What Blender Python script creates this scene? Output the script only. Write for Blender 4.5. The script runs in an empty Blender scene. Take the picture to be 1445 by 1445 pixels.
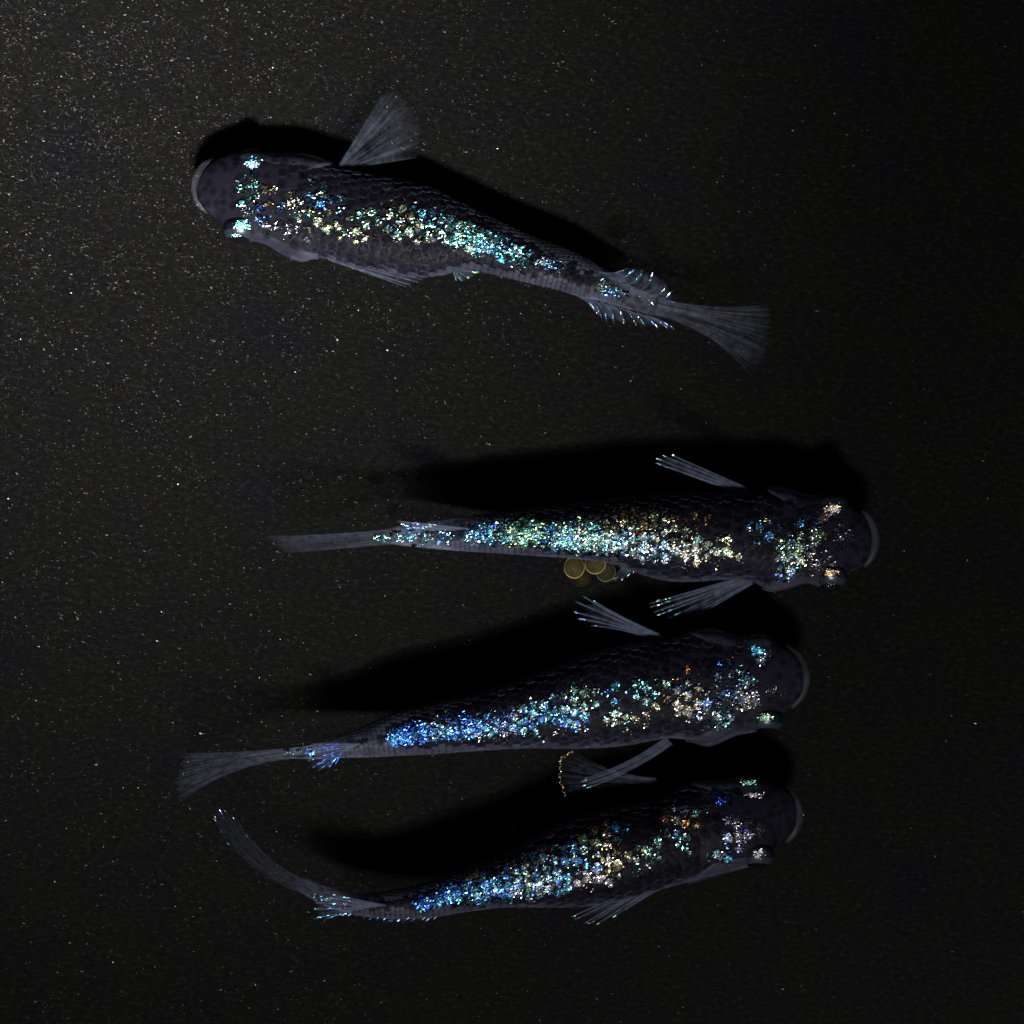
import bpy, bmesh, math, random
from mathutils import Vector, Matrix, noise
from mathutils.bvhtree import BVHTree

random.seed(11)
scene = bpy.context.scene
C = scene.collection

# ------------------------------------------------------------------ camera
S = 4.0e-5            # metres per photograph pixel at the floor (fish about 33 mm long)
D = 0.20              # camera height above the floor
cam_d = bpy.data.cameras.new('camera')
cam_d.sensor_width = 36.0
cam_d.lens = 36.0 * D / (1445 * S)
cam_d.clip_start = 0.005
cam_d.clip_end = 10.0
cam = bpy.data.objects.new('camera', cam_d)
cam.location = (0, 0, D)
C.objects.link(cam)
scene.camera = cam

# ------------------------------------------------------------------ world and lamp
world = bpy.data.worlds.new('World')
scene.world = world
world.use_nodes = True
bg = world.node_tree.nodes['Background']
bg.inputs[0].default_value = (0.75, 0.8, 1.0, 1)
bg.inputs[1].default_value = 0.06

# one torch held low beyond the near edge: a wide spill and the narrow hot spot of its beam
TORCH = Vector((0.018, -0.245, 0.315))
for nm, watts, cone, aim in (('torch_spill', 6.0, 60, Vector((-0.008, 0.004, 0))),
                             ('torch_beam', 56.0, 8.6, Vector((-0.0265, 0.0325, 0)))):
    lamp_d = bpy.data.lights.new(nm, 'SPOT')
    lamp_d.energy = watts
    lamp_d.color = (0.995, 0.99, 0.98)
    lamp_d.shadow_soft_size = 0.026
    lamp_d.spot_size = math.radians(cone)
    lamp_d.spot_blend = 1.0
    lamp = bpy.data.objects.new(nm, lamp_d)
    lamp.location = TORCH
    lamp.rotation_euler = (aim - TORCH).to_track_quat('-Z', 'Y').to_euler()
    C.objects.link(lamp)

scene.view_settings.view_transform = 'Standard'
scene.view_settings.look = 'None'
scene.view_settings.exposure = 0.0
scene.view_settings.gamma = 1.0
scene.view_settings.use_curve_mapping = False
scene.render.engine = 'CYCLES'
scene.cycles.use_denoising = True
scene.cycles.transparent_max_bounces = 24
scene.cycles.max_bounces = 8


# ------------------------------------------------------------------ helpers
def W(px, py, z=0.0):
    """photograph pixel + height in pixels -> metres"""
    f = 1.0 - z * S / D
    return Vector(((px - 722.5) * S * f, -(py - 722.5) * S * f, z * S))


def new_mat(name):
    m = bpy.data.materials.new(name)
    m.use_nodes = True
    nt = m.node_tree
    nt.nodes.clear()
    out = nt.nodes.new('ShaderNodeOutputMaterial')
    return m, nt, out


def N(nt, kind, **kw):
    n = nt.nodes.new(kind)
    for k, v in kw.items():
        if k.startswith('i_'):
            n.inputs[k[2:].replace('_', ' ')].default_value = v
        else:
            setattr(n, k, v)
    return n


def ramp(nt, stops, fac=None):
    r = nt.nodes.new('ShaderNodeValToRGB')
    e = r.color_ramp.elements
    while len(e) < len(stops):
        e.new(0.5)
    for el, (p, c) in zip(e, stops):
        el.position = p
        el.color = (*c, 1) if len(c) == 3 else c
    if fac is not None:
        nt.links.new(fac, r.inputs[0])
    return r


def mesh_obj(name, verts, faces, mat, parent=None, origin=None, smooth=True):
    me = bpy.data.meshes.new(name)
    o_ = origin or Vector((0, 0, 0))
    me.from_pydata([tuple(Vector(v) - o_) for v in verts], [], faces)
    me.materials.append(mat)
    if smooth:
        me.polygons.foreach_set('use_smooth', [True] * len(me.polygons))
    me.update()
    o = bpy.data.objects.new(name, me)
    C.objects.link(o)
    if parent:
        o.parent = parent
    return o


def catmull(P, t):
    n = len(P) - 1
    x = min(max(t, 0.0), 1.0) * n
    i = min(int(x), n - 1)
    f = x - i
    p0, p1, p2, p3 = P[max(i - 1, 0)], P[i], P[i + 1], P[min(i + 2, n)]
    return tuple(0.5 * (2 * b + (c - a) * f + (2 * a - 5 * b + 4 * c - d) * f * f +
                        (3 * b - a - 3 * c + d) * f ** 3) for a, b, c, d in zip(p0, p1, p2, p3))


def lin(P, x):
    for (x0, y0), (x1, y1) in zip(P, P[1:]):
        if x <= x1:
            return y0 + (y1 - y0) * (x - x0) / (x1 - x0)
    return P[-1][1]


# ------------------------------------------------------------------ materials
def mat_floor():
    m, nt, out = new_mat('black container floor')
    L = nt.links.new
    tc = N(nt, 'ShaderNodeTexCoord')
    big = N(nt, 'ShaderNodeTexNoise', i_Scale=170.0, i_Detail=3.0, i_Roughness=0.5)
    L(tc.outputs['Object'], big.inputs['Vector'])
    mp = N(nt, 'ShaderNodeMapping')
    mp.inputs['Rotation'].default_value = (0, 0, math.radians(24))
    mp.inputs['Scale'].default_value = (0.55, 1.0, 1.0)
    L(tc.outputs['Object'], mp.inputs['Vector'])
    fine = N(nt, 'ShaderNodeTexNoise', i_Scale=4800.0, i_Detail=5.0, i_Roughness=0.7)
    L(mp.outputs[0], fine.inputs['Vector'])
    mid = N(nt, 'ShaderNodeTexNoise', i_Scale=1500.0, i_Detail=3.0, i_Roughness=0.6)
    L(mp.outputs[0], mid.inputs['Vector'])
    c1 = ramp(nt, [(0.3, (0.0040, 0.0037, 0.0041)), (0.5, (0.0040, 0.0040, 0.0036)), (0.7, (0.0036, 0.0036, 0.0045))], big.outputs[0])
    c2 = ramp(nt, [(0.36, (0.60, 0.60, 0.60)), (0.54, (0.95, 0.95, 0.95)), (0.66, (1.9, 1.9, 1.9)), (0.76, (3.4, 3.4, 3.3))], fine.outputs[0])
    mul = N(nt, 'ShaderNodeMix', data_type='RGBA', blend_type='MULTIPLY')
    mul.inputs[0].default_value = 1.0
    L(c1.outputs[0], mul.inputs[6])
    L(c2.outputs[0], mul.inputs[7])
    b1 = N(nt, 'ShaderNodeBump', i_Strength=0.5, i_Distance=0.00005)
    L(fine.outputs[0], b1.inputs['Height'])
    b2 = N(nt, 'ShaderNodeBump', i_Strength=0.10, i_Distance=0.0001)
    L(mid.outputs[0], b2.inputs['Height'])
    L(b1.outputs[0], b2.inputs['Normal'])
    p = N(nt, 'ShaderNodeBsdfPrincipled', i_Roughness=0.5)
    p.inputs['Specular IOR Level'].default_value = 0.012
    L(mul.outputs[2], p.inputs['Base Color'])
    L(b2.outputs[0], p.inputs['Normal'])
    L(p.outputs[0], out.inputs[0])
    return m


def mat_fleck(name, rough, attr='fleck_colour'):
    m, nt, out = new_mat(name)
    a = N(nt, 'ShaderNodeAttribute', attribute_name=attr)
    p = N(nt, 'ShaderNodeBsdfPrincipled', i_Metallic=1.0, i_Roughness=rough)
    nt.links.new(a.outputs['Color'], p.inputs['Base Color'])
    nt.links.new(p.outputs[0], out.inputs[0])
    return m


def mat_skin():
    """dark violet pigment on the back, paler translucent belly, dusted with pigment cells"""
    m, nt, out = new_mat('fish skin')
    L = nt.links.new
    uv = N(nt, 'ShaderNodeUVMap', uv_map='body')
    sep = N(nt, 'ShaderNodeSeparateXYZ')
    L(uv.outputs[0], sep.inputs[0])
    tc = N(nt, 'ShaderNodeTexCoord')
    na = N(nt, 'ShaderNodeTexNoise', i_Scale=420.0, i_Detail=3.0, i_Roughness=0.6)
    L(tc.outputs['Object'], na.inputs['Vector'])
    n1 = N(nt, 'ShaderNodeTexNoise', i_Scale=2300.0, i_Detail=4.0, i_Roughness=0.7)
    L(tc.outputs['Object'], n1.inputs['Vector'])
    ns = N(nt, 'ShaderNodeMath', operation='MULTIPLY_ADD')
    L(na.outputs[0], ns.inputs[0])
    ns.inputs[1].default_value = 1.25
    L(n1.outputs[0], ns.inputs[2])
    ad = N(nt, 'ShaderNodeMath', operation='MULTIPLY_ADD')
    ad.inputs[1].default_value = 0.48
    L(ns.outputs[0], ad.inputs[0])
    tl = N(nt, 'ShaderNodeMapRange', interpolation_type='SMOOTHSTEP')
    tl.inputs['From Min'].default_value = 0.72
    tl.inputs['From Max'].default_value = 0.96
    tl.inputs['To Min'].default_value = 0.50
    tl.inputs['To Max'].default_value = 0.86
    L(sep.outputs[0], tl.inputs['Value'])
    sub = N(nt, 'ShaderNodeMath', operation='SUBTRACT')
    L(sep.outputs[1], sub.inputs[0])
    L(tl.outputs[0], sub.inputs[1])
    hd = N(nt, 'ShaderNodeMapRange', interpolation_type='SMOOTHSTEP')
    hd.inputs['From Min'].default_value = 0.06
    hd.inputs['From Max'].default_value = 0.30
    hd.inputs['To Min'].default_value = 0.16
    hd.inputs['To Max'].default_value = 0.0
    L(sep.outputs[0], hd.inputs['Value'])
    ha = N(nt, 'ShaderNodeMath', operation='ADD')
    L(sub.outputs[0], ha.inputs[0])
    L(hd.outputs[0], ha.inputs[1])
    L(ha.outputs[0], ad.inputs[2])
    # y of the uv map: 0 belly .. 0.5 flank .. 1 back
    c = ramp(nt, [(0.15, (0.150, 0.158, 0.208)), (0.40, (0.105, 0.108, 0.148)), (0.52, (0.042, 0.042, 0.062)),
                  (0.64, (0.0115, 0.0115, 0.0190)), (0.82, (0.0034, 0.0031, 0.0054))], ad.outputs[0])
    vor = N(nt, 'ShaderNodeTexVoronoi', i_Scale=1900.0, i_Randomness=1.0)
    L(tc.outputs['Object'], vor.inputs['Vector'])
    vs_ = N(nt, 'ShaderNodeMath', operation='MULTIPLY_ADD')
    L(n1.outputs[0], vs_.inputs[0])
    vs_.inputs[1].default_value = 0.95
    L(vor.outputs['Distance'], vs_.inputs[2])
    sp = ramp(nt, [(0.50, (0.15, 0.13, 0.18)), (0.85, (0.9, 0.9, 0.9)), (1.0, (1.9, 1.9, 2.0))], vs_.outputs[0])
    mul = N(nt, 'ShaderNodeMix', data_type='RGBA', blend_type='MULTIPLY')
    mul.inputs[0].default_value = 0.62
    L(c.outputs[0], mul.inputs[6])
    L(sp.outputs[0], mul.inputs[7])
    oi = N(nt, 'ShaderNodeObjectInfo')
    tone = N(nt, 'ShaderNodeMix', data_type='RGBA', blend_type='MULTIPLY')
    tone.inputs[0].default_value = 1.0
    L(mul.outputs[2], tone.inputs[6])
    L(oi.outputs['Color'], tone.inputs[7])
    bp = N(nt, 'ShaderNodeBump', i_Strength=0.5, i_Distance=0.00012)
    L(n1.outputs[0], bp.inputs['Height'])
    p = N(nt, 'ShaderNodeBsdfPrincipled', i_Roughness=0.5)
    p.inputs['Specular IOR Level'].default_value = 0.06
    L(tone.outputs[2], p.inputs['Base Color'])
    L(bp.outputs[0], p.inputs['Normal'])
    # the tail root is glassy
    gl = N(nt, 'ShaderNodeMapRange', interpolation_type='SMOOTHSTEP')
    gl.inputs['From Min'].default_value = 0.80
    gl.inputs['From Max'].default_value = 1.0
    gl.inputs['To Min'].default_value = 1.0
    gl.inputs['To Max'].default_value = 0.0
    L(sep.outputs[0], gl.inputs['Value'])
    tr = N(nt, 'ShaderNodeBsdfTransparent')
    mx = N(nt, 'ShaderNodeMixShader')
    L(gl.outputs[0], mx.inputs[0])
    L(tr.outputs[0], mx.inputs[1])
    L(p.outputs[0], mx.inputs[2])
    L(mx.outputs[0], out.inputs[0])
    return m


def mat_scale():
    m, nt, out = new_mat('fish scale')
    L = nt.links.new
    oi = N(nt, 'ShaderNodeObjectInfo')
    tc = N(nt, 'ShaderNodeTexCoord')
    ln = N(nt, 'ShaderNodeVectorMath', operation='LENGTH')
    L(tc.outputs['Object'], ln.inputs[0])
    geo = N(nt, 'ShaderNodeNewGeometry')
    nz = N(nt, 'ShaderNodeTexNoise', i_Scale=4200.0, i_Detail=3.0)
    L(geo.outputs['Position'], nz.inputs['Vector'])
    ad = N(nt, 'ShaderNodeMath', operation='MULTIPLY_ADD')
    L(nz.outputs[0], ad.inputs[0])
    ad.inputs[1].default_value = 0.7
    L(ln.outputs['Value'], ad.inputs[2])
    r = ramp(nt, [(0.50, (0.22, 0.19, 0.26)), (0.95, (1.15, 1.15, 1.2)), ], None)
    dv = N(nt, 'ShaderNodeMath', operation='MULTIPLY')
    dv.inputs[1].default_value = 0.72
    L(ad.outputs[0], dv.inputs[0])
    L(dv.outputs[0], r.inputs[0])
    mul = N(nt, 'ShaderNodeMix', data_type='RGBA', blend_type='MULTIPLY')
    mul.inputs[0].default_value = 1.0
    L(oi.outputs['Color'], mul.inputs[6])
    L(r.outputs[0], mul.inputs[7])
    p = N(nt, 'ShaderNodeBsdfPrincipled', i_Roughness=0.5)
    p.inputs['Specular IOR Level'].default_value = 0.03
    L(mul.outputs[2], p.inputs['Base Color'])
    tr = N(nt, 'ShaderNodeBsdfTransparent')
    mx = N(nt, 'ShaderNodeMixShader')
    al = ramp(nt, [(0.35, (0.12,) * 3), (0.66, (0.70,) * 3)], nz.outputs[0])
    L(al.outputs[0], mx.inputs[0])
    L(tr.outputs[0], mx.inputs[1])
    L(p.outputs[0], mx.inputs[2])
    L(mx.outputs[0], out.inputs[0])
    return m


def mat_membrane(name, col, opacity, rough=0.5, spec=0.2, noise=2500.0, fade=False):
    m, nt, out = new_mat(name)
    L = nt.links.new
    tc = N(nt, 'ShaderNodeTexCoord')
    nz = N(nt, 'ShaderNodeTexNoise', i_Scale=noise, i_Detail=3.0)
    L(tc.outputs['Object'], nz.inputs['Vector'])
    op = ramp(nt, [(0.3, (opacity * 0.45,) * 3), (0.7, (min(opacity * 1.5, 1),) * 3)], nz.outputs[0])
    opo = op.outputs[0]
    if fade:
        uv = N(nt, 'ShaderNodeUVMap', uv_map='fin')
        sep = N(nt, 'ShaderNodeSeparateXYZ')
        L(uv.outputs[0], sep.inputs[0])
        # fine streaks along the fin, thinner membrane towards its edge
        cmb = N(nt, 'ShaderNodeCombineXYZ')
        m1 = N(nt, 'ShaderNodeMath', operation='MULTIPLY')
        m1.inputs[1].default_value = 8.0
        L(sep.outputs[0], m1.inputs[0])
        m2 = N(nt, 'ShaderNodeMath', operation='MULTIPLY')
        m2.inputs[1].default_value = 1.3
        L(sep.outputs[1], m2.inputs[0])
        L(m1.outputs[0], cmb.inputs[0])
        L(m2.outputs[0], cmb.inputs[1])
        st = N(nt, 'ShaderNodeTexNoise', i_Scale=1.0, i_Detail=3.0)
        L(cmb.outputs[0], st.inputs['Vector'])
        sr = ramp(nt, [(0.34, (0.12,) * 3), (0.66, (1.35,) * 3)], st.outputs[0])
        fa = ramp(nt, [(0.0, (1.35,) * 3), (0.45, (0.9,) * 3), (0.8, (0.55,) * 3), (1.0, (0.16,) * 3)], sep.outputs[1])
        k1 = N(nt, 'ShaderNodeMath', operation='MULTIPLY')
        L(sr.outputs[0], k1.inputs[0])
        L(fa.outputs[0], k1.inputs[1])
        k2 = N(nt, 'ShaderNodeMath', operation='MULTIPLY', use_clamp=True)
        L(k1.outputs[0], k2.inputs[0])
        L(opo, k2.inputs[1])
        opo = k2.outputs[0]
    tr = N(nt, 'ShaderNodeBsdfTransparent')
    p = N(nt, 'ShaderNodeBsdfPrincipled', i_Roughness=rough)
    p.inputs['Base Color'].default_value = (*col, 1)
    p.inputs['Specular IOR Level'].default_value = spec
    tl = N(nt, 'ShaderNodeBsdfTranslucent')
    tl.inputs[0].default_value = (*col, 1)
    mx0 = N(nt, 'ShaderNodeMixShader')
    mx0.inputs[0].default_value = 0.35
    L(p.outputs[0], mx0.inputs[1])
    L(tl.outputs[0], mx0.inputs[2])
    mx = N(nt, 'ShaderNodeMixShader')
    L(opo, mx.inputs[0])
    L(tr.outputs[0], mx.inputs[1])
    L(mx0.outputs[0], mx.inputs[2])
    L(mx.outputs[0], out.inputs[0])
    return m


def mat_plain(name, col, rough=0.4, spec=0.5, metal=0.0):
    m, nt, out = new_mat(name)
    p = N(nt, 'ShaderNodeBsdfPrincipled', i_Roughness=rough, i_Metallic=metal)
    tc = N(nt, 'ShaderNodeTexCoord')
    nz = N(nt, 'ShaderNodeTexNoise', i_Scale=3500.0, i_Detail=3.0)
    nt.links.new(tc.outputs['Object'], nz.inputs['Vector'])
    r = ramp(nt, [(0.3, tuple(c * 0.6 for c in col)), (0.7, tuple(min(c * 1.3, 1) for c in col))], nz.outputs[0])
    nt.links.new(r.outputs[0], p.inputs['Base Color'])
    p.inputs['Specular IOR Level'].default_value = spec
    nt.links.new(p.outputs[0], out.inputs[0])
    return m


def mat_egg(name, col, a, b):
    """clear amber egg membrane: glancing angles look through more of the shell"""
    m, nt, out = new_mat(name)
    L = nt.links.new
    fr = N(nt, 'ShaderNodeFresnel', i_IOR=1.11)
    tc = N(nt, 'ShaderNodeTexCoord')
    nz = N(nt, 'ShaderNodeTexNoise', i_Scale=3000.0, i_Detail=3.0)
    L(tc.outputs['Object'], nz.inputs['Vector'])
    ad = N(nt, 'ShaderNodeMath', operation='MULTIPLY_ADD', use_clamp=True)
    ad.inputs[1].default_value = b
    L(fr.outputs[0], ad.inputs[0])
    ml = N(nt, 'ShaderNodeMath', operation='MULTIPLY')
    L(nz.outputs[0], ml.inputs[0])
    ml.inputs[1].default_value = a * 2
    L(ml.outputs[0], ad.inputs[2])
    tr = N(nt, 'ShaderNodeBsdfTransparent')
    p = N(nt, 'ShaderNodeBsdfPrincipled', i_Roughness=0.3)
    p.inputs['Base Color'].default_value = (*col, 1)
    p.inputs['Specular IOR Level'].default_value = 0.15
    tl = N(nt, 'ShaderNodeBsdfTranslucent')
    tl.inputs[0].default_value = (*col, 1)
    mx0 = N(nt, 'ShaderNodeMixShader')
    mx0.inputs[0].default_value = 0.5
    L(p.outputs[0], mx0.inputs[1])
    L(tl.outputs[0], mx0.inputs[2])
    mx = N(nt, 'ShaderNodeMixShader')
    L(ad.outputs[0], mx.inputs[0])
    L(tr.outputs[0], mx.inputs[1])
    L(mx0.outputs[0], mx.inputs[2])
    L(mx.outputs[0], out.inputs[0])
    return m


M_FLOOR = mat_floor()
M_SPECK = mat_fleck('sediment glint', 0.66)
M_FLECK = mat_fleck('iridescent guanine', 0.34)
M_SKIN = mat_skin()
M_SCALE = mat_scale()
M_FIN = mat_membrane('fin membrane', (0.066, 0.080, 0.126), 0.38, fade=True)
M_RAY = mat_membrane('fin ray', (0.10, 0.12, 0.185), 0.28, 0.4, 0.15)
M_FIN_CLEAR = mat_membrane('clear fin membrane', (0.058, 0.068, 0.096), 0.31, fade=True)
M_RAY_CLEAR = mat_membrane('clear fin ray', (0.075, 0.088, 0.125), 0.06, 0.4, 0.1)
M_FIN_FAINT = mat_membrane('faint fin membrane', (0.050, 0.056, 0.082), 0.20, fade=True)
M_LIP = mat_membrane('clear lip', (0.085, 0.090, 0.108), 0.18, 0.35, 0.3, 900.0)
M_GILL = mat_membrane('gill cover skin', (0.080, 0.084, 0.118), 0.34, 0.4, 0.1, 700.0, fade=True)
M_EYE = mat_plain('eye', (0.004, 0.005, 0.009), 0.16, 0.5)
M_PUPIL = mat_plain('pupil', (0.002, 0.002, 0.003), 0.10, 0.7)
M_IRIS = mat_plain('iris', (0.016, 0.022, 0.030), 0.3, 0.4, 0.3)
M_EGG = mat_egg('amber egg', (0.60, 0.49, 0.15), 0.05, 0.75)
M_EGG_GREY = mat_egg('greyish egg', (0.36, 0.34, 0.18), 0.05, 0.6)
M_EGG_DIM = mat_egg('dim egg', (0.09, 0.065, 0.02), 0.03, 0.25)
M_YOLK = mat_egg('egg yolk', (0.15, 0.115, 0.025), 0.085, 0.1)

# ------------------------------------------------------------------ floor
g = 0.20
nf = 24
vs = [(-g + 2 * g * i / nf, -g + 2 * g * j / nf, 0) for j in range(nf + 1) for i in range(nf + 1)]
fs = [(j * (nf + 1) + i, j * (nf + 1) + i + 1, (j + 1) * (nf + 1) + i + 1, (j + 1) * (nf + 1) + i)
      for j in range(nf) for i in range(nf)]
floor = mesh_obj('floor', vs, fs, M_FLOOR)
floor['kind'] = 'structure'
floor['label'] = 'matt black container floor with fine grain'


# ------------------------------------------------------------------ flecks
class Flecks:
    """many tiny tilted chips in one mesh, one colour each"""

    def __init__(self):
        self.v, self.f, self.c = [], [], []

    def chip(self, pos, nrm, r, elong, ang, col, rnd=random):
        nrm = nrm.normalized()
        a = Vector((math.cos(ang), math.sin(ang), 0))
        x = (a - nrm * a.dot(nrm)).normalized()
        y = nrm.cross(x)
        k = rnd.choice((4, 5, 5, 6))
        b = len(self.v)
        ph = rnd.random() * 6.28
        for i in range(k):
            t = ph + i * 2 * math.pi / k
            rr = r * rnd.uniform(0.55, 1.25)
            self.v.append(pos + x * (math.cos(t) * rr * elong) + y * (math.sin(t) * rr))
        self.f.append(tuple(range(b, b + k)))
        self.c.append(col)

    def build(self, name, mat, parent, origin):
        o = mesh_obj(name, self.v, self.f, mat, parent, origin, smooth=False)
        at = o.data.color_attributes.new('fleck_colour', 'FLOAT_COLOR', 'CORNER')
        data = []
        for poly, c in zip(o.data.polygons, self.c):
            for _ in poly.loop_indices:
                data += [*c, 1.0]
        at.data.foreach_set('color', data)
        o['kind'] = 'stuff'
        return o


HUES = {
    'B': (0.02, 0.10, 0.90), 'b': (0.05, 0.27, 0.92), 'C': (0.10, 0.66, 0.88), 'T': (0.18, 0.78, 0.62),
    'G': (0.40, 0.75, 0.30), 'Y': (0.85, 0.72, 0.28), 'O': (0.90, 0.36, 0.08), 'R': (0.70, 0.14, 0.08),
    'W': (0.66, 0.68, 0.66), 'L': (0.50, 0.48, 0.70), 'P': (0.75, 0.55, 0.60), 'S': (0.45, 0.50, 0.52),
}


def hue(pal, rnd=random):
    c = HUES[rnd.choice(pal)]
    k = rnd.uniform(0.38, 1.05)
    w = rnd.uniform(0, 0.12)
    return tuple(min((x * (1 - w) + w * 0.8) * k, 1.0) for x in c)


# sediment specks lying on the floor
sp = Flecks()
rs = random.Random(5)
n_s = 0
while n_s < 46000:
    x, y = rs.uniform(-60, 1505), rs.uniform(-60, 1505)
    dens = math.exp(-((x - 60) / 560) ** 2) * (0.14 + 0.86 * math.exp(-(max(y, 0) / 560) ** 2)) + 0.05 * math.exp(-(x / 900))
    rot = Vector((x * 0.91 + y * 0.41, (y * 0.91 - x * 0.41) * 1.9, 0))
    dens *= max(0.0, 0.5 + 0.9 * noise.noise(rot / 16.0) + 0.7 * noise.noise(rot / 70.0))
    if rs.random() > dens:
        continue
    n_s += 1
    nrm = Vector((rs.gauss(0, 0.35), rs.gauss(-0.05, 0.35), 1))
    r = (0.34 + 0.6 * rs.random() ** 3) * S
    k = 0.010 + 0.075 * rs.random() ** 3 + (0.12 * rs.random() if rs.random() < 0.012 else 0)
    t = rs.random()
    col = (k, k * 0.97, k * 0.86) if t < 0.85 else ((k * .75, k * .85, k * 1.1) if t < .93 else (k * 1.1, k * .72, k * .72))
    sp.chip(W(x, y, 0.9), nrm, r, rs.uniform(1.5, 3.6), math.radians(-24) + rs.gauss(0, 0.5), col, rs)
for i in range(520):       # a few loose coarser crumbs
    x, y = rs.uniform(0, 1445) ** 1.0, rs.uniform(0, 1445)
    if rs.random() > math.exp(-x / 520):
        continue
    nrm = Vector((rs.gauss(0, 0.12), rs.gauss(-0.22, 0.14), 1))
    k = 0.04 + 0.42 * rs.random() ** 3
    col = (k, k * 0.97, k * 0.88) if rs.random() < 0.85 else rs.choice([(k * .6, k * .6, k), (k, k * .5, k * .5), (k * .5, k, k * .8)])
    sp.chip(W(x, y, 1.4), nrm, rs.uniform(0.5, 1.0) * S, rs.uniform(1.0, 2.2), math.radians(-24) + rs.gauss(0, 0.5), col, rs)
specks = sp.build('sediment_specks', M_SPECK, None, Vector((0, 0, 0)))
specks['label'] = 'tiny glinting sediment specks strewn over the black floor'
specks['category'] = 'sediment'

# ------------------------------------------------------------------ scale mesh shared by every scale
def scale_mesh():
    vs, fs = [], []
    n = 9
    rim = []
    for i in range(n):
        a = 2 * math.pi * i / n
        x, y = math.cos(a), math.sin(a) * 0.92
        if x < -0.5:
            x = -0.5 + (x + 0.5) * 0.4
        rim.append((x, y))
    vs.append((0, 0, 0.035))
    vs += [(x * 0.6, y * 0.6, 0.025) for x, y in rim]
    vs += [(x, y, -0.01) for x, y in rim]
    vs += [(x, y, -0.05) for x, y in rim]
    for i in range(n):
        j = (i + 1) % n
        fs.append((0, 1 + i, 1 + j))
        fs.append((1 + i, 1 + n + i, 1 + n + j, 1 + j))
        fs.append((1 + n + i, 1 + 2 * n + i, 1 + 2 * n + j, 1 + n + j))
    return vs, fs


SV, SF = scale_mesh()
scale_me = bpy.data.meshes.new('scale')
scale_me.from_pydata(SV, [], SF)
scale_me.materials.append(M_SCALE)
scale_me.polygons.foreach_set('use_smooth', [True] * len(scale_me.polygons))


ZT = [(0, 80), (0.04, 92), (0.12, 110), (0.25, 121), (0.45, 123), (0.65, 114), (0.85, 101), (1, 94)]
ZB = [(0, 66), (0.04, 48), (0.12, 30), (0.25, 15), (0.42, 8), (0.6, 22), (0.75, 44), (0.9, 62), (1, 68)]


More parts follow.
